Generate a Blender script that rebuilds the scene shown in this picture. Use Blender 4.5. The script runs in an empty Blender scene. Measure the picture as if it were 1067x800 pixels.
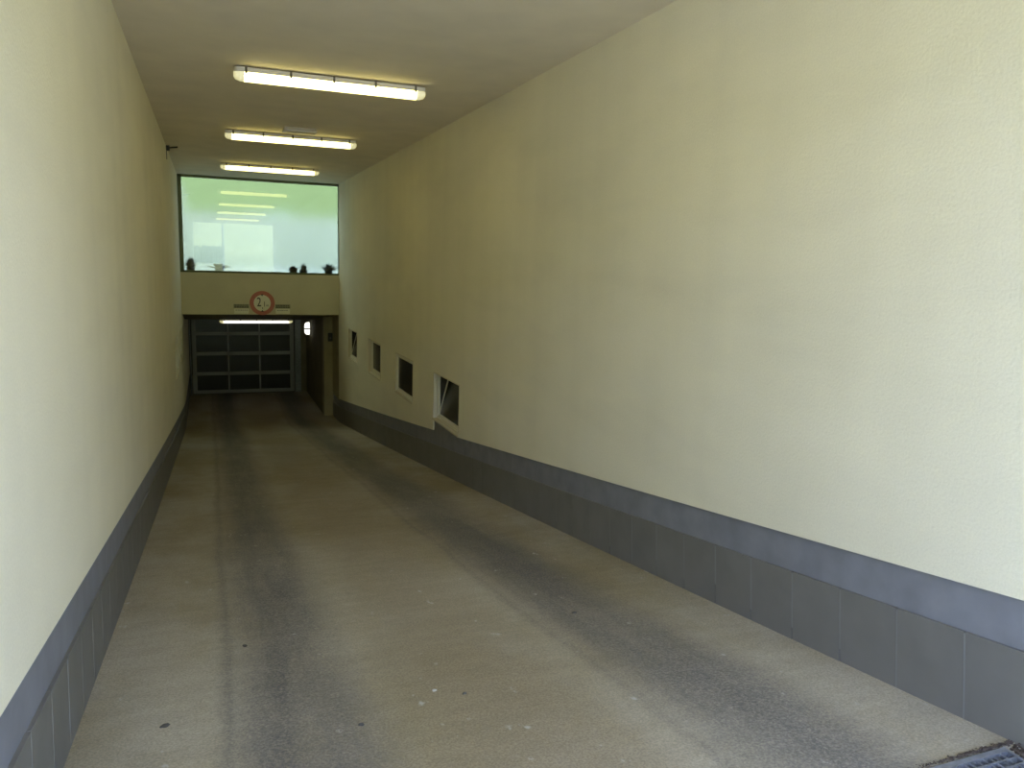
import bpy, bmesh, math, random
from mathutils import Vector, Matrix
random.seed(7)
C = bpy.context.scene.collection
SC = bpy.context.scene

# ---------------------------------------------------------------- camera
cam_d = bpy.data.cameras.new('camera')
cam_d.sensor_fit = 'HORIZONTAL'; cam_d.sensor_width = 36.0
cam_d.lens = 808.446 / 1067 * 36.0
cam_d.shift_y = 2.3 / 1067
cam_d.clip_start = 0.05; cam_d.clip_end = 500
cam = bpy.data.objects.new('camera', cam_d); C.objects.link(cam)
rt, up, fw = (0.93213, -0.36093, 0.02949), (0.0287, 0.15483, 0.98752), (0.36099, 0.91965, -0.15468)
cam.matrix_world = Matrix(((rt[0], up[0], -fw[0], 0), (rt[1], up[1], -fw[1], 0), (rt[2], up[2], -fw[2], 0), (0, 0, 0, 1)))
SC.camera = cam

# ---------------------------------------------------------------- light
SKY = 13.2; SUN = 7.8; EXPO = 0.0
LAMP = 6.8; LAMP_DEEP = 1.9
w = bpy.data.worlds.new('sky'); SC.world = w; w.use_nodes = True
bg = w.node_tree.nodes['Background']
bg.inputs['Color'].default_value = (0.46, 0.60, 1.0, 1); bg.inputs['Strength'].default_value = SKY
sd = bpy.data.lights.new('sun', 'SUN'); sd.energy = SUN; sd.angle = 0.01; sd.color = (1, 0.95, 0.80)
so = bpy.data.objects.new('sun', sd); C.objects.link(so)
so.rotation_euler = Vector((0.35, -0.6, -0.85)).to_track_quat('-Z', 'Y').to_euler()
so.location = (0, 0, 12)
SC.view_settings.view_transform = 'Standard'; SC.view_settings.look = 'None'
SC.view_settings.gamma = 1.0; SC.view_settings.exposure = EXPO
SC.view_settings.use_curve_mapping = False
SC.cycles.max_bounces = 16; SC.cycles.diffuse_bounces = 10
SC.cycles.use_denoising = True
SC.cycles.sample_clamp_indirect = 6.0

# ---------------------------------------------------------------- materials
def mat(name, col, rough=0.8, metal=0.0, noise=None, bump=None, spec=0.3):
    """plain principled; noise=(scale, amount) varies the colour, bump=(scale, strength, distance)"""
    m = bpy.data.materials.new(name); m.use_nodes = True
    nt = m.node_tree; b = nt.nodes['Principled BSDF']
    b.inputs['Base Color'].default_value = (*col, 1); b.inputs['Roughness'].default_value = rough
    b.inputs['Metallic'].default_value = metal; b.inputs['Specular IOR Level'].default_value = spec
    tc = nt.nodes.new('ShaderNodeTexCoord')
    if noise:
        n = nt.nodes.new('ShaderNodeTexNoise'); n.inputs['Scale'].default_value = noise[0]; n.inputs['Detail'].default_value = 6
        nt.links.new(tc.outputs['Object'], n.inputs['Vector'])
        r = nt.nodes.new('ShaderNodeMapRange'); r.inputs[1].default_value = .3; r.inputs[2].default_value = .7
        r.inputs[3].default_value = 1 - noise[1]; r.inputs[4].default_value = 1 + noise[1]
        nt.links.new(n.outputs['Fac'], r.inputs[0])
        mx = nt.nodes.new('ShaderNodeVectorMath'); mx.operation = 'SCALE'; mx.inputs[0].default_value = col
        nt.links.new(r.outputs[0], mx.inputs['Scale']); nt.links.new(mx.outputs[0], b.inputs['Base Color'])
    if bump:
        n = nt.nodes.new('ShaderNodeTexNoise'); n.inputs['Scale'].default_value = bump[0]; n.inputs['Detail'].default_value = 3
        nt.links.new(tc.outputs['Object'], n.inputs['Vector'])
        bp = nt.nodes.new('ShaderNodeBump'); bp.inputs['Strength'].default_value = bump[1]; bp.inputs['Distance'].default_value = bump[2]
        nt.links.new(n.outputs['Fac'], bp.inputs['Height']); nt.links.new(bp.outputs[0], b.inputs['Normal'])
    return m

def glow(name, col, strength):
    m = bpy.data.materials.new(name); m.use_nodes = True; nt = m.node_tree
    b = nt.nodes['Principled BSDF']; b.inputs['Base Color'].default_value = (.8, .8, .75, 1)
    b.inputs['Emission Color'].default_value = (*col, 1); b.inputs['Emission Strength'].default_value = strength
    return m

def plaster_mat():
    m = bpy.data.materials.new('stucco'); m.use_nodes = True; nt = m.node_tree; L = nt.links
    b = nt.nodes['Principled BSDF']; b.inputs['Roughness'].default_value = .9; b.inputs['Specular IOR Level'].default_value = .15
    tc = nt.nodes.new('ShaderNodeTexCoord')
    base = (.77, .732, .572)
    # broad faint soiling
    mp = nt.nodes.new('ShaderNodeMapping'); mp.inputs['Scale'].default_value = (1, .55, 1.3); L.new(tc.outputs['Object'], mp.inputs[0])
    n1 = nt.nodes.new('ShaderNodeTexNoise'); n1.inputs['Scale'].default_value = 1.1; n1.inputs['Detail'].default_value = 7; n1.inputs['Roughness'].default_value = .6
    L.new(mp.outputs[0], n1.inputs['Vector'])
    r1 = nt.nodes.new('ShaderNodeMapRange'); r1.inputs[1].default_value = .35; r1.inputs[2].default_value = .7; r1.inputs[3].default_value = 1.03; r1.inputs[4].default_value = .96
    L.new(n1.outputs['Fac'], r1.inputs[0])
    # scuff streaks at bumper and mirror height
    mp2 = nt.nodes.new('ShaderNodeMapping'); mp2.inputs['Scale'].default_value = (1, .5, 2.2); L.new(tc.outputs['Object'], mp2.inputs[0])
    n2 = nt.nodes.new('ShaderNodeTexNoise'); n2.inputs['Scale'].default_value = 1.3; n2.inputs['Detail'].default_value = 8
    L.new(mp2.outputs[0], n2.inputs['Vector'])
    r2 = nt.nodes.new('ShaderNodeMapRange'); r2.inputs[1].default_value = .52; r2.inputs[2].default_value = .75; r2.inputs[3].default_value = 1; r2.inputs[4].default_value = .95
    L.new(n2.outputs['Fac'], r2.inputs[0])
    n3 = nt.nodes.new('ShaderNodeTexNoise'); n3.inputs['Scale'].default_value = 110; n3.inputs['Detail'].default_value = 2
    L.new(tc.outputs['Object'], n3.inputs['Vector'])
    r3 = nt.nodes.new('ShaderNodeMapRange'); r3.inputs[1].default_value = .3; r3.inputs[2].default_value = .7; r3.inputs[3].default_value = .97; r3.inputs[4].default_value = 1.03
    L.new(n3.outputs['Fac'], r3.inputs[0])
    a = nt.nodes.new('ShaderNodeMath'); a.operation = 'MULTIPLY'; L.new(r1.outputs[0], a.inputs[0]); L.new(r2.outputs[0], a.inputs[1])
    a2 = nt.nodes.new('ShaderNodeMath'); a2.operation = 'MULTIPLY'; L.new(a.outputs[0], a2.inputs[0]); L.new(r3.outputs[0], a2.inputs[1])
    mp5 = nt.nodes.new('ShaderNodeMapping'); mp5.inputs['Scale'].default_value = (1, 1, .10); L.new(tc.outputs['Object'], mp5.inputs[0])
    n5 = nt.nodes.new('ShaderNodeTexNoise'); n5.inputs['Scale'].default_value = 2.2; n5.inputs['Detail'].default_value = 7; L.new(mp5.outputs[0], n5.inputs['Vector'])
    r5 = nt.nodes.new('ShaderNodeMapRange'); r5.inputs[1].default_value = .45; r5.inputs[2].default_value = .75; r5.inputs[3].default_value = 1.0; r5.inputs[4].default_value = .95
    L.new(n5.outputs['Fac'], r5.inputs[0])
    a3 = nt.nodes.new('ShaderNodeMath'); a3.operation = 'MULTIPLY'; L.new(a2.outputs[0], a3.inputs[0]); L.new(r5.outputs[0], a3.inputs[1]); a2 = a3
    s = nt.nodes.new('ShaderNodeVectorMath'); s.operation = 'SCALE'; s.inputs[0].default_value = base
    L.new(a2.outputs[0], s.inputs['Scale']); L.new(s.outputs[0], b.inputs['Base Color'])
    bp = nt.nodes.new('ShaderNodeBump'); bp.inputs['Strength'].default_value = .5; bp.inputs['Distance'].default_value = .004
    n4 = nt.nodes.new('ShaderNodeTexNoise'); n4.inputs['Scale'].default_value = 70; n4.inputs['Detail'].default_value = 4
    L.new(tc.outputs['Object'], n4.inputs['Vector']); L.new(n4.outputs['Fac'], bp.inputs['Height']); L.new(bp.outputs[0], b.inputs['Normal'])
    return m

def ramp_mat():
    m = bpy.data.materials.new('ramp_concrete'); m.use_nodes = True; nt = m.node_tree; L = nt.links
    b = nt.nodes['Principled BSDF']; b.inputs['Roughness'].default_value = .85; b.inputs['Specular IOR Level'].default_value = .25
    tc = nt.nodes.new('ShaderNodeTexCoord')
    sx = nt.nodes.new('ShaderNodeSeparateXYZ'); L.new(tc.outputs['Object'], sx.inputs[0])
    def M(op, x, y=None, clamp=False):
        n = nt.nodes.new('ShaderNodeMath'); n.operation = op; n.use_clamp = clamp
        for i, v in enumerate((x, y)):
            if v is None: continue
            if isinstance(v, (int, float)): n.inputs[i].default_value = v
            else: L.new(v, n.inputs[i])
        return n.outputs[0]
    def noise(scale, detail=5, sc=(1, 1, 1), rough=.55):
        mp = nt.nodes.new('ShaderNodeMapping'); mp.inputs['Scale'].default_value = sc; L.new(tc.outputs['Object'], mp.inputs[0])
        n = nt.nodes.new('ShaderNodeTexNoise'); n.inputs['Scale'].default_value = scale; n.inputs['Detail'].default_value = detail
        n.inputs['Roughness'].default_value = rough
        L.new(mp.outputs[0], n.inputs['Vector']); return n.outputs['Fac']
    def ss(x, lo, hi, a=0., c=1.):
        r = nt.nodes.new('ShaderNodeMapRange'); r.interpolation_type = 'SMOOTHSTEP'
        for i, v in zip((1, 2, 3, 4), (lo, hi, a, c)): r.inputs[i].default_value = v
        L.new(x, r.inputs[0]); return r.outputs[0]
    wob = M('MULTIPLY', M('SUBTRACT', noise(.9, 4, (1, .35, 1)), .5), .22)
    fine = M('MULTIPLY', M('SUBTRACT', noise(28, 4), .5), .10)
    x = M('ADD', M('ADD', sx.outputs[0], wob), fine)
    def band(c, hw, soft):
        d = M('ABSOLUTE', M('SUBTRACT', x, c)); return ss(d, hw + soft, hw - soft)
    left = band(.32, .23, .17); right = band(1.94, .27, .18)
    edge1 = M('MULTIPLY', band(.03, .03, .05), .75)
    edge2 = M('MULTIPLY', band(1.62, .03, .05), .65)
    tracks = M('MAXIMUM', M('MAXIMUM', left, right), M('MAXIMUM', edge1, edge2))
    streak = ss(noise(5, 6, (1, .06, 1), .65), .34, .60, .74, 1.)
    patch = ss(noise(1.6, 6, (1, .3, 1)), .3, .62, .80, 1.)
    speck = ss(noise(75, 3, (1, 1, 1), .75), .36, .60, .55, 1.)
    tracks = M('MULTIPLY', M('MULTIPLY', tracks, patch), M('MULTIPLY', streak, speck))
    base = nt.nodes.new('ShaderNodeMix'); base.data_type = 'RGBA'
    base.inputs[6].default_value = (.37, .335, .26, 1); base.inputs[7].default_value = (.25, .21, .125, 1)
    L.new(ss(noise(.8, 7, (1, .5, 1), .6), .32, .68), base.inputs[0])
    # oily brown middle strip between the wheel tracks
    mid = nt.nodes.new('ShaderNodeMix'); mid.data_type = 'RGBA'; mid.inputs[7].default_value = (.26, .215, .15, 1)
    L.new(M('MULTIPLY', band(1.1, .35, .3), .55), mid.inputs[0]); L.new(base.outputs[2], mid.inputs[6])
    tr = nt.nodes.new('ShaderNodeMix'); tr.data_type = 'RGBA'; tr.inputs[7].default_value = (.105, .10, .098, 1)
    L.new(M('MULTIPLY', tracks, 1.0), tr.inputs[0]); L.new(mid.outputs[2], tr.inputs[6])
    # grit
    g = ss(noise(110, 3, (1, 1, 1), .7), .3, .7, .80, 1.20)
    cross = ss(noise(7, 6, (.4, 1.3, 1), .7), .35, .68, .94, 1.05)
    g = M('MULTIPLY', g, cross)
    v = nt.nodes.new('ShaderNodeVectorMath'); v.operation = 'SCALE'; L.new(tr.outputs[2], v.inputs[0]); L.new(g, v.inputs['Scale'])
    # pale worn spots
    sp = nt.nodes.new('ShaderNodeMix'); sp.data_type = 'RGBA'; sp.inputs[7].default_value = (.5, .48, .44, 1)
    L.new(M('MULTIPLY', ss(noise(14, 5, (1, .6, 1), .6), .66, .74), .6), sp.inputs[0]); L.new(v.outputs[0], sp.inputs[6])
    L.new(sp.outputs[2], b.inputs['Base Color'])
    bp = nt.nodes.new('ShaderNodeBump'); bp.inputs['Strength'].default_value = .5; bp.inputs['Distance'].default_value = .004
    L.new(noise(60, 6, (1, 1, 1), .7), bp.inputs['Height']); L.new(bp.outputs[0], b.inputs['Normal'])
    return m

def pane_mat(name, tint, rough, refl):
    m = bpy.data.materials.new(name); m.use_nodes = True; nt = m.node_tree; L = nt.links
    nt.nodes.remove(nt.nodes['Principled BSDF']); out = nt.nodes['Material Output']
    g = nt.nodes.new('ShaderNodeBsdfGlossy'); g.inputs['Roughness'].default_value = 0.0; g.inputs['Color'].default_value = (1, 1, 1, 1)
    r = nt.nodes.new('ShaderNodeBsdfRefraction'); r.inputs['IOR'].default_value = 1.45; r.inputs['Roughness'].default_value = rough
    r.inputs['Color'].default_value = (*tint, 1)
    mx = nt.nodes.new('ShaderNodeMixShader'); mx.inputs[0].default_value = refl
    L.new(r.outputs[0], mx.inputs[1]); L.new(g.outputs[0], mx.inputs[2]); L.new(mx.outputs[0], out.inputs['Surface'])
    return m

PLASTER = plaster_mat()
RAMP = ramp_mat()
CEIL = mat('ceiling_paint', (.78, .71, .55), .9, noise=(2.5, .05), bump=(50, .3, .002), spec=.15)
BEAM = mat('beam_render', (.61, .565, .39), .9, noise=(2, .05), bump=(60, .3, .002), spec=.15)
BLUE = mat('blue_grey_paint', (.20, .205, .23), .6, noise=(6, .12), bump=(80, .2, .001))
SLAB = mat('grey_stone_slab', (.163, .158, .145), .55, noise=(5, .08), bump=(90, .2, .001))
SEAL = mat('slab_joint', (.20, .20, .195), .8)
PVC = mat('white_window_plastic', (.68, .65, .52), .4)
REVEAL = mat('window_reveal_plaster', (.60, .55, .41), .9, spec=.15)
DARKROOM = mat('cellar_room', (.05, .045, .035), .9)
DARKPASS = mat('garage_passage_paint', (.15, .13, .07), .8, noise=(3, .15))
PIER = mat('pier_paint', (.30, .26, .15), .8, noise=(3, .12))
STEEL = mat('galvanised_steel', (.20, .21, .20), .5, .6, noise=(25, .2))
GALV = mat('grating_steel', (.44, .46, .50), .35, .8, noise=(25, .2))
ALU = mat('door_aluminium', (.24, .24, .21), .5, .2)
DARKGLASS = mat('dark_pane', (.015, .015, .012), .25, spec=.5)
HOUSING = mat('lamp_housing_plastic', (.72, .70, .62), .5)
CLIP = mat('lamp_clip', (.10, .09, .06), .5)
BLACK = mat('black_plastic', (.02, .02, .02), .5)
TEXT = mat('sign_lettering', (.03, .035, .03), .6)
RED = mat('sign_red', (.50, .17, .13), .5)
WHITE = mat('sign_white', (.80, .78, .62), .5)
GREYP = mat('plate_grey', (.30, .29, .20), .6)
GREENFRAME = mat('glazing_frame_metal', (.10, .12, .05), .4, .2)
DIRT = mat('leaf_dirt', (.06, .045, .035), .9, noise=(30, .5))
STONE = mat('dark_pebble', (.075, .07, .06), .8)
PALESTONE = mat('pale_pebble', (.42, .40, .34), .8)
ENDCAP = glow('lamp_end_plastic', (1, .92, .45), .55)
TUBE = glow('lamp_diffuser_lit', (1, .86, .30), LAMP)
TUBE_DEEP = glow('deep_lamp_diffuser_lit', (1, .93, .78), LAMP_DEEP)
BULK = glow('bulkhead_diffuser_lit', (1, .97, .80), 2.0)
GLASS = pane_mat('green_tinted_glass', (.40, .42, .35), .24, .05)
YARDWALL = mat('pale_yard_wall', (.76, .75, .60), .9, noise=(2, .04))
GRASS = mat('bank_grass', (.34, .40, .17), .9, noise=(8, .25), bump=(30, .6, .02))
HILL = mat('dry_hillside', (.40, .40, .16), .95, noise=(.3, .3))
SLABCON = mat('roof_slab_concrete', (.55, .58, .58), .9)
ASPH = mat('yard_concrete', (.55, .50, .40), .9, noise=(3, .1))
LEAF = mat('plant_leaf', (.02, .05, .03), .6)
POT = mat('plant_pot', (.05, .08, .09), .6)

# ---------------------------------------------------------------- helpers
def link(name, bm, m, parent=None, smooth=False, loc=None):
    me = bpy.data.meshes.new(name); bmesh.ops.recalc_face_normals(bm, faces=bm.faces); bm.to_mesh(me); bm.free()
    for mm in (m if isinstance(m, (list, tuple)) else [m]): me.materials.append(mm)
    if smooth:
        for p in me.polygons: p.use_smooth = True
    o = bpy.data.objects.new(name, me); C.objects.link(o)
    if parent: o.parent = parent
    if loc: o.location = loc
    return o
def box(bm, x0, x1, y0, y1, z0, z1, mi=0, bev=0):
    vs = [bm.verts.new((x, y, z)) for x in (x0, x1) for y in (y0, y1) for z in (z0, z1)]
    fs = []
    for f in ((0, 1, 3, 2), (4, 6, 7, 5), (0, 4, 5, 1), (2, 3, 7, 6), (0, 2, 6, 4), (1, 5, 7, 3)):
        fc = bm.faces.new([vs[i] for i in f]); fc.material_index = mi; fs.append(fc)
    if bev:
        es = list({e for f in fs for e in f.edges})
        bmesh.ops.bevel(bm, geom=es, offset=bev, segments=2, affect='EDGES', profile=.6)
    return vs
def hexa(bm, pts, mi=0):
    """pts: 8 corners ordered like box()"""
    vs = [bm.verts.new(p) for p in pts]
    for f in ((0, 1, 3, 2), (4, 6, 7, 5), (0, 4, 5, 1), (2, 3, 7, 6), (0, 2, 6, 4), (1, 5, 7, 3)):
        bm.faces.new([vs[i] for i in f]).material_index = mi
def cyl(bm, p0, p1, r, n=20, r2=None, mi=0):
    p0, p1 = Vector(p0), Vector(p1); d = p1 - p0
    M_ = Matrix.Translation((p0 + p1) / 2) @ d.to_track_quat('Z', 'Y').to_matrix().to_4x4()
    r_ = bmesh.ops.create_cone(bm, cap_ends=True, segments=n, radius1=r, radius2=r if r2 is None else r2, depth=d.length, matrix=M_)
    for v in r_['verts']:
        for f in v.link_faces: f.material_index = mi
def B(fn):
    bm = bmesh.new(); fn(bm); return bm
def struct(name, bm, m, parent=None, **k):
    o = link(name, bm, m, parent, **k)
    if parent is None: o['kind'] = 'structure'
    return o
def thing(name, label, cat, loc=(0, 0, 0), group=None):
    o = bpy.data.objects.new(name, None); C.objects.link(o); o.location = loc; o.empty_display_size = .1
    o['label'] = label; o['category'] = cat
    if group: o['group'] = group
    return o
def tag(o, label, cat, group=None, kind=None):
    o['label'] = label; o['category'] = cat
    if group: o['group'] = group
    if kind: o['kind'] = kind
    return o
def dup(root, loc, label):
    r = root.copy(); C.objects.link(r); r.location = loc; r['label'] = label
    for ch in list(root.children):
        c = ch.copy(); C.objects.link(c); c.parent = r
        for g in ch.children:
            d = g.copy(); C.objects.link(d); d.parent = c
    return r

# ---------------------------------------------------------------- layout constants (metres, camera at the origin)
XL, XR = -.5284, 2.6716            # plaster faces of the two side walls
ZC = 1.5958                        # ceiling
YM = -1.0                          # mouth of the passage
YE = 17.358                        # face of the beam and glazing at the far end
YD = 22.0                          # roller door
ZB = -1.2095                       # underside of the beam
ZW = -.335                         # sill of the big glazing
FZ = -3.66                         # level floor by the door
def fl(y):
    y0 = 17.0; y = max(y, 1.44)
    if y <= y0: return -1.4503 - .1297 * y + .0007 * (y - 7) ** 2
    z0 = -1.4503 - .1297 * y0 + .0007 * (y0 - 7) ** 2; s0 = -.1297 + .0014 * (y0 - 7)
    L_ = 2 * (FZ - z0) / s0; t = min((y - y0) / L_, 1)
    return z0 + s0 * L_ * (t - t * t / 2)
TD, TM = .5332, .3385              # heights of the dado and of the slab course above the ramp

def frange(a, b_, st):
    n = max(1, int(math.ceil((b_ - a) / st - 1e-6))); return [a + (b_ - a) * i / n for i in range(n + 1)]

# ---------------------------------------------------------------- floor and ceiling
def strip_solid(bm, x0, x1, ys, ztop, zbot):
    prev = None
    for y in ys:
        cur = [bm.verts.new((x0, y, zbot(y))), bm.verts.new((x1, y, zbot(y))), bm.verts.new((x1, y, ztop(y))), bm.verts.new((x0, y, ztop(y)))]
        if prev:
            for i in range(4): bm.faces.new((prev[i], prev[(i + 1) % 4], cur[(i + 1) % 4], cur[i]))
        else: bm.faces.new(cur)
        prev = cur
    bm.faces.new(prev)
GY0, GY1 = 1.44, 1.725             # the drain channel across the mouth
struct('floor', B(lambda bm: strip_solid(bm, XL - .3, XR + .3, frange(GY1, YD + 4, .4), fl, lambda y: fl(y) - .25)), RAMP, smooth=False)
def ceil_bm(bm):
    box(bm, XL - .3, XR + .3, YM, 12.98, ZC, ZC + .25)
    box(bm, XL - .3, XR + .3, 12.995, YE + .1, ZC + .004, ZC + .25)
struct('ceiling', B(ceil_bm), CEIL)

# ---------------------------------------------------------------- side walls
WIN = [(8.46, 9.57), (10.67, 11.76), (12.91, 13.98), (15.15, 16.14)]
WZ0, WZ1 = -1.995, -1.39
LWIN = [(13.55, 14.72), (15.75, 16.90)]
def side_wall(bm, xf, xb, ybreaks, wins, ytop, y_end):
    """plaster wall with window openings; its lower edge follows the ramp"""
    ys = sorted(set(round(v, 4) for v in ybreaks + [e for w_ in wins for e in w_]))
    for a, c in zip(ys[:-1], ys[1:]):
        za, zc_ = fl(a) + TD, fl(c) + TD
        inwin = any(w0 - 1e-6 <= a and c <= w1 + 1e-6 for w0, w1 in wins)
        def col(z0a, z0c, z1):
            vs = {}
            for nm, x in (('f', xf), ('b', xb)):
                for k, (y, z) in enumerate(((a, z0a), (c, z0c), (c, z1), (a, z1))): vs[nm, k] = bm.verts.new((x, y, z))
            bm.faces.new([vs['f', k] for k in range(4)]); bm.faces.new([vs['b', k] for k in (3, 2, 1, 0)])
            bm.faces.new([vs['f', 0], vs['f', 1], vs['b', 1], vs['b', 0]]); bm.faces.new([vs['f', 3], vs['f', 2], vs['b', 2], vs['b', 3]])
            if any(abs(a - e) < 1e-4 for w_ in wins for e in w_) or a == ys[0]: bm.faces.new([vs['f', 0], vs['f', 3], vs['b', 3], vs['b', 0]])
            if any(abs(c - e) < 1e-4 for w_ in wins for e in w_) or c == ys[-1]: bm.faces.new([vs['f', 1], vs['f', 2], vs['b', 2], vs['b', 1]])
        if inwin:
            col(WZ1, WZ1, ytop)
            if a > w4_hi - .01 and max(za, zc_) < WZ0 - .02: col(za, zc_, WZ0)
        else:
            if a < w4_hi and c > w4_lo: za, zc_ = max(za, za), max(zc_, zc_)
            col(za, zc_, ytop)
w4_lo, w4_hi = WIN[0]
# vertical side joints between plaster columns must close over the opening heights
struct('wall_right', B(lambda bm: side_wall(bm, XR, XR + .30, frange(YM, YE + .1, .4), WIN, ZC + .002, YE)), PLASTER)
struct('wall_left', B(lambda bm: side_wall(bm, XL, XL - .30, frange(YM, YD + .2, .4), LWIN, ZC + .002, YD)), PLASTER)
# upper dado band, painted blue grey, set back behind the plaster
def band_bm(bm, xf, xb, y0, y1, top, bot):
    x0, x1 = min(xf, xb), max(xf, xb)
    ys = sorted(set([round(v, 3) for v in frange(y0, y1, .4)] + [w4_lo, w4_hi]))
    ys = [y for y in ys if y0 <= y <= y1]
    for a, c in zip(ys[:-1], ys[1:]):
        up_ = top(a, c)
        hexa(bm, [(x0, a, bot(a)), (x0, a, up_[0]), (x0, c, bot(c)), (x0, c, up_[1]), (x1, a, bot(a)), (x1, a, up_[0]), (x1, c, bot(c)), (x1, c, up_[1])])
def top_r(a, c):
    if a >= w4_lo - 1e-3 and c <= w4_hi + 1e-3: return (WZ0, WZ0)
    return (fl(a) + TD, fl(c) + TD)
struct('trim_1', B(lambda bm: band_bm(bm, XR + .016, XR + .30, YM, 18.45, top_r, lambda y: fl(y) - .02)), BLUE)
struct('trim_2', B(lambda bm: band_bm(bm, XL - .016, XL - .30, YM, YD + .2, lambda a, c: (fl(a) + TD, fl(c) + TD), lambda y: fl(y) - .02)), BLUE)
# slab course at the foot of the walls: upright slabs with sealed joints
def slabs_bm(bm, side, y0, y1):
    xf = XR + .002 if side > 0 else XL - .002
    xb = xf + .02 * side
    y = y0; k = 0
    while y < y1 - .01:
        wd = .314; y2 = min(y + wd, y1); g = .0035; sl = .042      # joints lean with the ramp
        def P(x, yy, t): 
            h = TM * t; return (x, yy + sl * t, fl(yy) - .012 * (1 - t) + h)
        x0, x1 = min(xf, xb), max(xf, xb)
        hexa(bm, [P(x0, y + g, 0), P(x0, y + g, 1), P(x0, y2 - g, 0), P(x0, y2 - g, 1), P(x1, y + g, 0), P(x1, y + g, 1), P(x1, y2 - g, 0), P(x1, y2 - g, 1)])
        if k and random.random() < .8:
            w_ = .0035 if random.random() < .75 else .008
            xs0, xs1 = (xf - .0008 * side, xb) ; lo = random.choice((0.0, .2, .35))
            x0s, x1s = min(xs0, xs1), max(xs0, xs1)
            hexa(bm, [P(x0s, y - w_, lo), P(x0s, y - w_, .99), P(x0s, y + w_ * .5, lo), P(x0s, y + w_ * .5, .99), P(x1s, y - w_, lo), P(x1s, y - w_, .99), P(x1s, y + w_ * .5, lo), P(x1s, y + w_ * .5, .99)], 1)
        y = y2; k += 1
struct('baseboard_right', B(lambda bm: slabs_bm(bm, 1, 1.615 - 11 * .314, 18.40)), [SLAB, SEAL])
struct('baseboard_left', B(lambda bm: slabs_bm(bm, -1, 1.50 - 11 * .314, YD - .02)), [SLAB, SEAL])

# cellar rooms behind the little windows
def room_shell(bm, x0, x1, y0, y1, z0, z1, skip):
    vs = {}
    for i, x in enumerate((x0, x1)):
        for j, y in enumerate((y0, y1)):
            for k, z in enumerate((z0, z1)): vs[i, j, k] = bm.verts.new((x, y, z))
    F = {'-x': [(0, 0, 0), (0, 1, 0), (0, 1, 1), (0, 0, 1)], '+x': [(1, 0, 0), (1, 1, 0), (1, 1, 1), (1, 0, 1)],
         '-y': [(0, 0, 0), (1, 0, 0), (1, 0, 1), (0, 0, 1)], '+y': [(0, 1, 0), (1, 1, 0), (1, 1, 1), (0, 1, 1)],
         '-z': [(0, 0, 0), (1, 0, 0), (1, 1, 0), (0, 1, 0)], '+z': [(0, 0, 1), (1, 0, 1), (1, 1, 1), (0, 1, 1)]}
    for k, f in F.items():
        if k not in skip: bm.faces.new([vs[i] for i in f])
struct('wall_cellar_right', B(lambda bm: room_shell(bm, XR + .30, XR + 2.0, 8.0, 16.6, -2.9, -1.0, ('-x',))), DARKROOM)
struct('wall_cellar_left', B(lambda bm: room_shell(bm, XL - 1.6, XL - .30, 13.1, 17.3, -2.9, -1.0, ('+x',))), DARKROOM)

# small windows: frame, sash, pane, sill
def cellar_window(n, side, y0, y1, kind, rec):
    fr_d = .035
    xf = XR if side > 0 else XL
    X = lambda d: xf + side * d                                    # depth measured into the wall
    def bx(bm, d0, d1, a, c, z0, z1): box(bm, min(X(d0), X(d1)), max(X(d0), X(d1)), a, c, z0, z1)
    def lining(bm):                                                # plaster reveals and sill board
        bx(bm, -.004, rec, y1 - .012, y1 + .002, WZ0, WZ1); bx(bm, -.004, rec, y0 - .002, y0 + .012, WZ0, WZ1)
        bx(bm, -.004, rec, y0, y1, WZ1 - .012, WZ1 + .002)
    fr = struct('window_%d' % n, B(lambda bm: [bx(bm, rec, rec + fr_d, y0, y0 + .04, WZ0, WZ1), bx(bm, rec, rec + fr_d, y1 - .04, y1, WZ0, WZ1),
                                               bx(bm, rec, rec + fr_d, y0 + .04, y1 - .04, WZ0, WZ0 + .04), bx(bm, rec, rec + fr_d, y0 + .04, y1 - .04, WZ1 - .035, WZ1)]), PVC)
    link('reveal', B(lining), REVEAL if side > 0 else PVC, fr)
    def inner(bm):                                                 # near-black boxes added as the shade in the opening behind the frame
        d0 = rec + fr_d + .001
        bx(bm, d0, .305, y1 - .014, y1 + .004, WZ0, WZ1); bx(bm, d0, .305, y0 - .004, y0 + .014, WZ0, WZ1)
        bx(bm, d0, .305, y0, y1, WZ1 - .014, WZ1 + .004); bx(bm, d0, .305, y0, y1, WZ0 - .004, WZ0 + .014)
    link('shade_lining', B(inner), DARKROOM, fr)
    link('window_sill', B(lambda bm: bx(bm, -.014, rec + .01, y0 - .004, y1 + .004, WZ0 - .016, WZ0 + .004)), REVEAL, fr)
    a, c = y0 + .032, y1 - .032; z0, z1 = WZ0 + .032, WZ1 - .03; fw_ = .035
    def sash(bm):
        bx(bm, 0, .026, a, a + fw_, z0, z1); bx(bm, 0, .026, c - fw_, c, z0, z1)
        bx(bm, 0, .026, a + fw_, c - fw_, z0, z0 + fw_); bx(bm, 0, .026, a + fw_, c - fw_, z1 - fw_, z1)
    ang = math.radians({'tilt': 14, 'ajar': 6, 'shut': 0}[kind])
    def place(bm, d):
        M_ = Matrix.Translation((X(d), 0, z0)) @ Matrix.Rotation(side * ang, 4, 'Y') @ Matrix.Translation((-xf, 0, -z0))
        bmesh.ops.transform(bm, matrix=M_, verts=bm.verts); return bm
    s = link('sash', place(B(sash), rec + .012), PVC, fr)
    link('pane', place(B(lambda bm: bx(bm, .006, .014, a + fw_ - .005, c - fw_ + .005, z0 + fw_ - .005, z1 - fw_ + .005)), rec + .012), DARKGLASS, s)
    return fr
for i, ((y0, y1), k, d) in enumerate(zip(WIN, ('tilt', 'shut', 'shut', 'tilt'), (.045, .012, .055, .03))): cellar_window(i + 1, 1, y0, y1, k, d)
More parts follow.
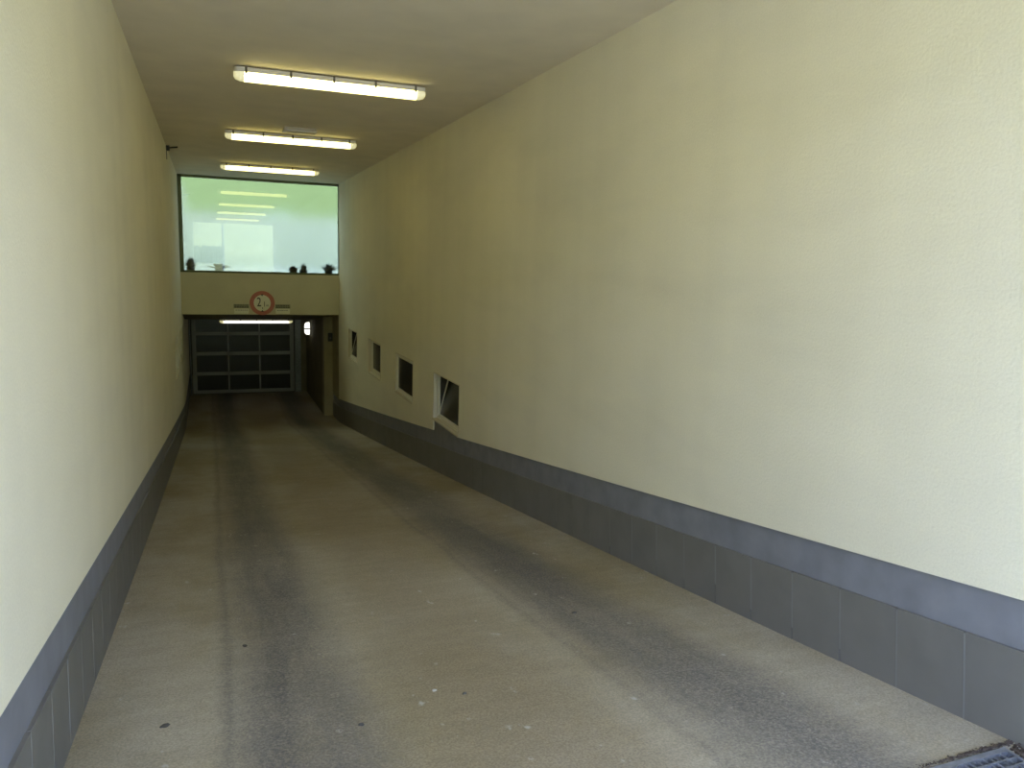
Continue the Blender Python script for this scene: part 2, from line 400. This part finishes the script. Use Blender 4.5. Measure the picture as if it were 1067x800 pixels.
for i, (y0, y1) in enumerate(LWIN): cellar_window(i + 5, -1, y0, y1, 'shut', .03)

# ---------------------------------------------------------------- far end: beam, glazing
struct('wall_beam', B(lambda bm: box(bm, XL, XR, YE, YE + .30, ZB, ZW - .012)), BEAM)
struct('trim_3', B(lambda bm: box(bm, XL, XR, YE + .01, YE + .30, ZW - .012, ZW + .008)), GREENFRAME)
def gframe(bm):
    box(bm, XL, XL + .075, YE + .01, YE + .09, ZW, ZC); box(bm, XR - .012, XR, YE + .01, YE + .09, ZW, ZC)
    box(bm, XL, XR, YE + .01, YE + .09, ZC - .045, ZC + .003); box(bm, XL, XR, YE + .01, YE + .09, ZW, ZW + .03)
wf = struct('window_7', B(gframe), GREENFRAME)
TILT = math.radians(.35)
def gpane(bm):
    box(bm, XL + .07, XR - .01, YE + .04, YE + .052, ZW + .03, ZC - .043)
    bmesh.ops.transform(bm, matrix=Matrix.Translation((0, YE + .05, ZW)) @ Matrix.Rotation(-TILT, 4, 'X') @ Matrix.Translation((0, -YE - .05, -ZW)), verts=bm.verts)
link('pane', B(gpane), GLASS, wf)
# the yard seen through the glazing
struct('floor_yard', B(lambda bm: box(bm, -9, 12, YE + .30, 23.0, -1.0, ZW - .01)), SLABCON)
struct('wall_yard', B(lambda bm: box(bm, -9, 12, 23.0, 23.25, -1.0, 1.15)), YARDWALL)
def bank(bm):
    g = [[bm.verts.new((-14 + 30 * i / 30, 23.3 + 14 * j / 14, 1.1 + .42 * j + .12 * math.sin(i * 1.3 + j) )) for j in range(15)] for i in range(31)]
    for i in range(30):
        for j in range(14): bm.faces.new((g[i][j], g[i + 1][j], g[i + 1][j + 1], g[i][j + 1]))
struct('ground_bank', B(bank), GRASS, smooth=True)

# ---------------------------------------------------------------- garage passage below the glazing
YP = 18.42; XP = 2.478
def pass_ceiling(bm):
    prof = [(YE + .30, ZB), (YE + .9, -1.30), (19.2, -1.45), (YD + 4, -1.45)]
    strip_solid(bm, XL - .01, XR + .3, [p[0] for p in prof], lambda y: -1.02, lambda y: dict(prof)[y])
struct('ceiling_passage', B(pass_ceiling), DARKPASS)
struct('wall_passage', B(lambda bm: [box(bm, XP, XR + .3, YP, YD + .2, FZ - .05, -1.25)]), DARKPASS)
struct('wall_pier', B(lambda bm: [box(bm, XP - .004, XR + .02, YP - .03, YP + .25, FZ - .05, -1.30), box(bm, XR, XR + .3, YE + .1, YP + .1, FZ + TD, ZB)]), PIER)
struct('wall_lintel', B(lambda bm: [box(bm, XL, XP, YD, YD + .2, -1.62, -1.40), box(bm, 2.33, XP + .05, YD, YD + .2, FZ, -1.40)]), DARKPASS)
struct('wall_garage', B(lambda bm: room_shell(bm, XL - .02, XR + .25, YD + .1, YD + 3.9, FZ - .02, -1.44, ('-y', '+z'))), DARKROOM)

# sectional door: four rows of three panes
dx0, dx1, dz0 = -.45, 2.14, FZ + .02
dh = .535; rows = 4
door = struct('door_1', B(lambda bm: [box(bm, dx0, dx0 + .10, YD - .05, YD, dz0, dz0 + dh * rows), box(bm, dx1 - .10, dx1, YD - .05, YD, dz0, dz0 + dh * rows)]), ALU)
for r in range(rows + 1):
    z = dz0 + dh * r
    link('rail', B(lambda bm: box(bm, dx0 + .10, dx1 - .10, YD - .055, YD - .005, z - (.0 if r == 0 else .045), z + (.09 if r == 0 else .045 if r < rows else 0), bev=.006)), ALU, door)
pw = (dx1 - dx0 - .2) / 3
for r in range(rows):
    for k in range(3):
        a = dx0 + .1 + pw * k; z = dz0 + dh * r
        link('pane', B(lambda bm: box(bm, a + .003, a + pw - .003, YD - .022, YD - .012, z + .04, z + dh - .04)), DARKGLASS, door)
for k in (1, 2):
    a = dx0 + .1 + pw * k
    link('mullion', B(lambda bm: box(bm, a - .018, a + .018, YD - .05, YD - .008, dz0 + .05, dz0 + dh * rows - .04)), ALU, door)
link('bottom_seal', B(lambda bm: box(bm, dx0, dx1, YD - .05, YD, FZ, dz0)), BLACK, door)
for x in (dx0 - .06, dx1 + .03):
    link('guide_rail', B(lambda bm: [box(bm, x, x + .03, YD - .09, YD + .0, FZ, -1.46), box(bm, x - .0, x + (.16 if x > 0 else .03), YD - .02, YD, FZ, -1.46)]), STEEL, door)

# ---------------------------------------------------------------- fluorescent lamps
def fluorescent(name, label, loc, Lx, tube, cat='ceiling light', group=None):
    t = thing(name, label, cat, loc, group)
    h = Lx / 2
    # housing: shallow tray with rounded ends, the origin is the mounting face
    def stadium(bm, hw, hl, z0, z1, shrink=0.0, endr=.05):
        ring = []
        for z, s in ((z1, 0), (z0, shrink)):
            pts = []
            for cx, cy, a0 in ((hl - endr, hw - endr, 0), (-hl + endr, hw - endr, 90), (-hl + endr, -hw + endr, 180), (hl - endr, -hw + endr, 270)):
                for q in range(5):
                    a = math.radians(a0 + 90 * q / 4)
                    pts.append((cx + endr * math.cos(a) * (1), cy + endr * math.sin(a)))
            ring.append([bm.verts.new((x * (1 - s * .02), y * (1 - s), z)) for x, y in pts])
        n = len(ring[0])
        for i in range(n): bm.faces.new((ring[0][i], ring[0][(i + 1) % n], ring[1][(i + 1) % n], ring[1][i]))
        bm.faces.new(ring[0]); bm.faces.new(ring[1][::-1])
    hs = link('housing', B(lambda bm: [stadium(bm, .065, h, -.050, -.012), box(bm, -h * .6, -h * .6 + .06, -.03, .03, -.02, 0), box(bm, h * .6 - .06, h * .6, -.03, .03, -.02, 0)]), HOUSING, t)
    def diffuser(bm, a, c):
        n = 10; prev = None
        for x in (a, c):
            cur = [bm.verts.new((x, .062 * math.cos(math.pi * k / n), -.050 - .068 * math.sin(math.pi * k / n) ** .6)) for k in range(n + 1)]
            if prev:
                for k in range(n): bm.faces.new((prev[k], prev[k + 1], cur[k + 1], cur[k]))
                bm.faces.new((prev[0], cur[0], cur[n], prev[n]))
            else: bm.faces.new(cur)
            prev = cur
        bm.faces.new(prev[::-1])
    df = link('diffuser', B(lambda bm: diffuser(bm, -h + .085, h - .085)), tube, t)
    for s in (-1, 1):
        def cap(bm):
            n = 10; prev = None
            for j, (x, k_) in enumerate(((h - .084, 1), (h - .05, 1), (h - .015, .82), (h, .5))):
                cur = [bm.verts.new((s * x, .062 * k_ * math.cos(math.pi * k / n), -.050 - .068 * k_ * math.sin(math.pi * k / n) ** .6)) for k in range(n + 1)]
                if prev:
                    for k in range(n): bm.faces.new((prev[k], prev[k + 1], cur[k + 1], cur[k]))
                    bm.faces.new((prev[0], cur[0], cur[n], prev[n]))
                else: bm.faces.new(cur)
                prev = cur
            bm.faces.new(prev[::-1])
        link('end_cap', B(cap), ENDCAP, df)
    for s in (-1, 1):
        for k in range(5):
            x = (-1 + k / 2) * (h - .10)
            link('clip', B(lambda bm: box(bm, x - .009, x + .009, s * .064 - .005, s * .064 + .005, -.062, -.010)), CLIP, hs)
    return t
XLM = 1.085
l1 = fluorescent('fluorescent_lamp', 'long lit fluorescent ceiling lamp nearest the camera, the largest of the three', (XLM, 7.33, ZC), 1.67, TUBE, group='fluorescent lamps on the ramp ceiling')
dup(l1, (XLM, 10.93, ZC), 'lit fluorescent ceiling lamp in the middle of the row, just behind the small ceiling box')
dup(l1, (XLM, 14.76, ZC + .004), 'lit fluorescent ceiling lamp right in front of the large green-tinted window')
dup(l1, (XLM, 3.65, ZC), 'lit fluorescent lamp above the mouth, seen as the lowest lamp reflection in the window')
fluorescent('fluorescent_lamp', 'white lit fluorescent lamp low in the dark passage in front of the sectional garage door', (1.05, 19.55, -1.45), 1.66, TUBE_DEEP)

# small box on the ceiling
t = thing('ceiling_sensor_box', 'small flat rectangular box on the ceiling between the two nearest lamps', 'ceiling box', (1.115, 10.33, ZC))
link('cover', B(lambda bm: box(bm, -.19, .19, -.075, .075, -.05, 0, bev=.006)), mat('ceiling_box_plastic', (.55, .50, .40), .6), t)
link('rim', B(lambda bm: [box(bm, -.20, .20, -.085, -.077, -.052, -.034), box(bm, -.20, .20, .077, .085, -.052, -.034), box(bm, -.2, -.192, -.085, .085, -.052, -.034), box(bm, .192, .2, -.085, .085, -.052, -.034)]), HOUSING, t)

# dark junction box at the ceiling corner
t = thing('junction_box', 'small dark junction box in the corner of left wall and ceiling', 'junction box', (XL, 12.98, ZC))
link('box_body', B(lambda bm: box(bm, 0, .05, -.045, .045, -.075, -.004, bev=.006)), BLACK, t)
link('conduit', B(lambda bm: cyl(bm, (.05, 0, -.03), (.16, 0, -.015), .012)), BLACK, t)
link('cable', B(lambda bm: cyl(bm, (.006, 0, -.07), (.006, .01, -.20), .005)), BLACK, t)

# ---------------------------------------------------------------- sign on the beam
def text_mesh(s, size, sx, loc, parent, name='lettering', m=None):
    cu = bpy.data.curves.new('t', 'FONT'); cu.body = s; cu.size = size; cu.extrude = .0015; cu.align_x = 'CENTER'; cu.align_y = 'CENTER'; cu.resolution_u = 4
    o = bpy.data.objects.new('t', cu); C.objects.link(o)
    me = bpy.data.meshes.new_from_object(o.evaluated_get(bpy.context.evaluated_depsgraph_get()))
    bpy.data.objects.remove(o); bpy.data.curves.remove(cu)
    me.transform(Matrix.Translation(loc) @ Matrix.Rotation(math.pi / 2, 4, 'X') @ Matrix.Diagonal((sx, 1, 1, 1)))
    me.name = name; me.materials.clear(); me.materials.append(m or TEXT)
    q = bpy.data.objects.new(name, me); C.objects.link(q); q.parent = parent; return q
SX, SZ = 1.055, -.962
sg = thing('height_limit_sign', 'round red-ringed white height limit sign reading 2,1m on the beam', 'road sign', (SX, YE, SZ))
def ring(bm, r0, r1, y0, y1, n=48):
    vs = []
    for k in range(n):
        a = 2 * math.pi * k / n; c, s = math.cos(a), math.sin(a)
        vs.append([bm.verts.new((r * c, y, r * s)) for r, y in ((r0, y0), (r1, y0), (r1, y1), (r0, y1))])
    for k in range(n):
        p, q = vs[k], vs[(k + 1) % n]
        for j in range(4): bm.faces.new((p[j], p[(j + 1) % 4], q[(j + 1) % 4], q[j]))
link('disc', B(lambda bm: cyl(bm, (0, -.012, 0), (0, 0, 0), .178, 48)), WHITE, sg)
link('red_ring', B(lambda bm: ring(bm, .172, .255, -.015, 0)), RED, sg)
def tri(bm, s):
    p = [(-.028, s * .185), (.028, s * .185), (0, s * .145)]
    a = [bm.verts.new((x, -.016, z)) for x, z in p]; c = [bm.verts.new((x, -.012, z)) for x, z in p]
    bm.faces.new(a); bm.faces.new(c[::-1])
    for i in range(3): bm.faces.new((a[i], a[(i + 1) % 3], c[(i + 1) % 3], c[i]))
link('arrow', B(lambda bm: tri(bm, 1)), TEXT, sg); link('arrow', B(lambda bm: tri(bm, -1)), TEXT, sg)
text_mesh('2', .27, .72, (-.065, -.0125, .012), sg); text_mesh(',', .17, .8, (.004, -.0125, -.06), sg)
text_mesh('1', .155, .8, (.045, -.0125, -.03), sg); text_mesh('m', .075, 1.0, (.105, -.0125, -.048), sg)
for lx, lab in ((.635, 'small two-part lettered plate on the beam to the left of the round height sign'), (1.475, 'small two-part lettered plate on the beam to the right of the round height sign')):
    p = thing('notice_plate', lab, 'sign plate', (lx, YE, -1.09), 'lettered plates beside the height sign')
    link('upper_plate', B(lambda bm: box(bm, -.155, .155, -.008, 0, .015, .10)), GREYP, p)
    link('lower_plate', B(lambda bm: box(bm, -.145, .145, -.010, 0, -.10, .01)), WHITE, p)
    def lines(bm):
        rr = random.Random(int(lx * 10))
        for z, hgt in ((.078, .014), (.040, .018)):
            x = -.14
            while x < .12:
                wd = rr.uniform(.02, .05); box(bm, x, min(x + wd, .14), -.0095, -.008, z - hgt / 2, z + hgt / 2); x += wd + .012
    link('upper_lettering', B(lines), TEXT, p)
    def lines2(bm):
        rr = random.Random(int(lx * 20))
        for z, hgt in ((-.025, .010),):
            x = -.12
            while x < .10:
                wd = rr.uniform(.02, .05); box(bm, x, min(x + wd, .125), -.0115, -.010, z - hgt / 2, z + hgt / 2); x += wd + .012
    link('lower_lettering', B(lines2), TEXT, p)

# bulkhead lamp and key switch in the passage
t = thing('bulkhead_lamp', 'oval lit bulkhead wall lamp with a dark guard bar in the garage passage', 'wall light', (XP, 21.0, -1.82))
def oval(bm, x0, x1, ry, rz, k=1.0, n=28):
    prev = None
    for x, s in ((x0, 1), (x0 + (x1 - x0) * .6, .97 * k), (x0 + (x1 - x0) * .9, .8 * k), (x1, .5 * k)):
        cur = [bm.verts.new((x, ry * s * math.cos(2 * math.pi * i / n), rz * s * math.sin(2 * math.pi * i / n))) for i in range(n)]
        if prev:
            for i in range(n): bm.faces.new((prev[i], prev[(i + 1) % n], cur[(i + 1) % n], cur[i]))
        else: bm.faces.new(cur)
        prev = cur
    bm.faces.new(prev)
link('base', B(lambda bm: oval(bm, 0, -.03, .15, .19)), BLACK, t)
link('diffuser', B(lambda bm: oval(bm, -.03, -.15, .125, .165)), BULK, t)
link('guard', B(lambda bm: [box(bm, -.162, -.028, -.14, .14, -.012, .018, bev=.004)]), BLACK, t)
t = thing('key_switch', 'small dark key switch box high on the pier at the passage entrance', 'switch', (2.615, YP - .03, -1.795))
link('housing', B(lambda bm: box(bm, -.055, .055, -.05, 0, -.10, .10, bev=.008)), BLACK, t)
link('key_cylinder', B(lambda bm: cyl(bm, (0, -.06, -.02), (0, -.05, -.02), .016)), STEEL, t)

# ---------------------------------------------------------------- drain grating and litter
def tr_bm(bm):
    box(bm, XL - .3, XR + .3, GY0, GY1, -2.05, -1.97)
    box(bm, XL - .3, XR + .3, GY0 - .05, GY0, -2.05, -1.655); box(bm, XL - .3, XR + .3, GY1 - .006, GY1 + .0, -2.05, -1.70)
struct('floor_channel', B(tr_bm), DARKROOM)
zg = fl(1.7) + .004
gt = thing('drain_grating', 'blue-grey steel drain grating across the mouth of the ramp', 'grating', (2.60, GY0, zg))
gl = -3.08; gw = GY1 - GY0 - .012
link('frame', B(lambda bm: [box(bm, gl, 0, gw - .022, gw, -.03, 0), box(bm, gl, 0, .002, .024, -.03, 0), box(bm, -.012, 0, .024, gw - .022, -.03, 0), box(bm, gl, gl + .012, .024, gw - .022, -.03, 0)]), GALV, gt)
link('bearing_bars', B(lambda bm: [box(bm, gl + .01, -.01, .03 + .031 * k, .037 + .031 * k, -.028, -.001) for k in range(7)]), GALV, gt)
link('cross_bars', B(lambda bm: [box(bm, gl + .03 * k, gl + .03 * k + .005, .02, gw - .02, -.010, -.003) for k in range(1, 102)]), GALV, gt)
struct('floor_channel_cover', B(lambda bm: box(bm, XL - .3, XR + .3, 1.0, GY0, -1.75, zg)), ASPH)
def flakes(bm, n, xr, yr, sz, rr, heap):
    for _ in range(n):
        x = xr(rr); y = yr(rr)
        s_ = rr.uniform(.003, .009) * sz; z = fl(max(y, 1.7)) + .003 + rr.uniform(0, .007)
        a = rr.uniform(0, 6.28)
        p = [Vector((math.cos(a + k * 2.1) * s_ * rr.uniform(.6, 1.3), math.sin(a + k * 2.1) * s_ * .6, rr.uniform(-.003, .004))) + Vector((x, y, z)) for k in range(3)]
        q = Vector((x, y, z + s_ * .5)); v = [bm.verts.new(u) for u in p + [q]]
        for f in ((0, 1, 2), (0, 1, 3), (1, 2, 3), (2, 0, 3)): bm.faces.new([v[i] for i in f])
def litter_edge(bm):
    rr = random.Random(3)
    flakes(bm, 520, lambda q: 2.66 - abs(q.gauss(0, .22)), lambda q: GY1 - .003 + abs(q.gauss(0, .007)), 1.0, rr, 0)
def litter_corner(bm):
    rr = random.Random(4)
    flakes(bm, 220, lambda q: q.uniform(2.612, 2.665), lambda q: q.uniform(1.50, 1.715), 1.2, rr, 0)
    for _ in range(60):
        x = rr.uniform(2.617, 2.662); y = rr.uniform(1.5, 1.71); sz = rr.uniform(.006, .012)
        bmesh.ops.create_icosphere(bm, subdivisions=1, radius=sz, matrix=Matrix.Translation((x, y, fl(1.72) - .002)) @ Matrix.Diagonal((1, 1, .6, 1)))
struct('floor_kerb', B(lambda bm: box(bm, 2.602, XR + .3, GY0, GY1, -2.0, zg - .012)), ASPH)
tag(link('leaf_litter', B(litter_edge), DIRT), 'line of dark leaf crumbs on the ramp along the far edge of the grating', 'dirt', kind='stuff')
tag(link('dirt_heap', B(litter_corner), DIRT), 'dark dirt packed between the end of the grating and the right wall', 'dirt', kind='stuff')

def pebble(x, y, r, label, m=STONE, flat=.55):
    bm = bmesh.new(); r *= .72; bmesh.ops.create_icosphere(bm, subdivisions=2, radius=r)
    rr = random.Random(int(x * 1000 + y * 77))
    for v in bm.verts: v.co *= rr.uniform(.8, 1.2); v.co.z *= flat; v.co.x *= 1.4
    z = fl(y) + r * flat * .7
    o = link('pebble', bm, m, loc=(x, y, z)); o.rotation_euler.z = rr.uniform(0, 3); tag(o, label, 'stone', 'pebbles on the ramp')
pebble(.51, 2.81, .012, 'dark pebble at the right edge of the left wheel track, nearest the camera')
pebble(.12, 3.90, .013, 'dark pebble in the left wheel track close to its left edge')
pebble(1.86, 3.68, .014, 'dark pebble in the right wheel track')
pebble(.97, 2.92, .010, 'small dark pebble in the brown strip between the wheel tracks')
pebble(.86, 3.00, .011, 'small pale pebble beside a dark one between the wheel tracks', PALESTONE)
pebble(-.21, 3.11, .020, 'flat dark lump on the pale strip by the left wall', flat=.25)

# ---------------------------------------------------------------- plants behind the big glazing
def plant(name, label, x, y, h, wd, n, pot=True, seed=1):
    t = thing(name, label, 'plant', (x, y, ZW - .01)); rr = random.Random(seed)
    ph = .10 if pot else .03
    link('pot', B(lambda bm: cyl(bm, (0, 0, 0), (0, 0, ph), .07, 16, .09)), POT, t)
    def leaves(bm):
        for _ in range(n):
            a = rr.uniform(0, 6.28); el = rr.uniform(.2, 1.4); L_ = rr.uniform(.6, 1) * max(h, wd)
            d = Vector((math.cos(a) * math.cos(el) * wd / max(h, wd), math.sin(a) * math.cos(el) * .5 * wd / max(h, wd), math.sin(el) * h / max(h, wd))) * L_
            s = Vector((-math.sin(a), math.cos(a), 0)) * rr.uniform(.02, .04); b0 = Vector((0, 0, ph * .8))
            p = [b0, b0 + d * .5 + s, b0 + d, b0 + d * .5 - s]; v = [bm.verts.new(q) for q in p] + [bm.verts.new(p[1] * .5 + p[3] * .5 + Vector((0, 0, .008)))]
            for k in range(4): bm.faces.new((v[k], v[(k + 1) % 4], v[4]))
    link('foliage', B(leaves), LEAF, t)
plant('potted_plant', 'bushy dark potted plant at the right end behind the large window', 2.47, YE + .17, .20, .28, 60, seed=2)
plant('potted_plant', 'low dark potted plant behind the window right of its middle', 1.72, YE + .17, .12, .22, 40, seed=3)
plant('potted_plant', 'slim upright potted plant behind the window right of the low dark one', 1.93, YE + .17, .20, .12, 30, seed=4)
plant('potted_plant', 'broad low green potted plant behind the left half of the window', .22, YE + .17, .13, .40, 60, seed=5)
plant('potted_plant', 'dark potted shrub behind the left end of the window', -.33, YE + .17, .26, .16, 120, seed=6)

# ---------------------------------------------------------------- outside, in front of the mouth
struct('ground', B(lambda bm: box(bm, -40, 40, -60, 1.0, -1.95, zg - .004)), ASPH)
def facade(bm):
    box(bm, -12, XL - .3, YM - .02, YM + .25, -1.9, 3.2); box(bm, XR + .3, 14, YM - .02, YM + .25, -1.9, 3.2)
    box(bm, XL - .3, XR + .3, YM - .02, YM + .25, ZC, 3.2)
struct('wall_front', B(facade), PLASTER)  # unseen facade, added to keep sky light out around the mouth
def hill(bm):
    g = [[bm.verts.new((-90 + 180 * i / 36, -24 - j * 3.0, -1.9 + 15.5 * (1 - math.cos(math.pi * min(j, 12) / 12)) / 2 + .7 * math.sin(i * .7) * j / 12)) for j in range(15)] for i in range(37)]
    for i in range(36):
        for j in range(14): bm.faces.new((g[i][j], g[i + 1][j], g[i + 1][j + 1], g[i][j + 1]))
struct('ground_hill', B(hill), HILL, smooth=True)
t = thing('street_lamp', 'thin street lamp post seen reflected in the large window', 'street lamp', (1.0, -22, zg - .004))
link('pole', B(lambda bm: cyl(bm, (0, 0, 0), (0, 0, 4.8), .10, 16, .06)), STEEL, t)
link('lamp_head', B(lambda bm: box(bm, -.25, .25, -.12, .12, 4.75, 4.92, bev=.03)), STEEL, t)

def hedge(bm):
    rr = random.Random(9); nx, na = 60, 9; g = []
    for i in range(nx + 1):
        x = -3.5 + 4.6 * i / nx; row = []
        for k in range(na + 1):
            a = math.pi * k / na; s_ = 1 + rr.uniform(-.12, .12)
            row.append(bm.verts.new((x + rr.uniform(-.03, .03), .5 * math.cos(a) * s_, 1.25 * max(math.sin(a), 0) ** .5 * s_)))
        g.append(row)
    for i in range(nx):
        for k in range(na): bm.faces.new((g[i][k], g[i + 1][k], g[i + 1][k + 1], g[i][k + 1]))
    bm.faces.new(g[0]); bm.faces.new(g[-1][::-1])
h = link('stand_in_hedge', B(hedge), LEAF, loc=(0, -32.5, .05))  # added hedge shape, stands in for darker shapes mirrored in the glazing
tag(h, 'stand-in hedge added to darken the reflection in the left half of the large window', 'hedge')
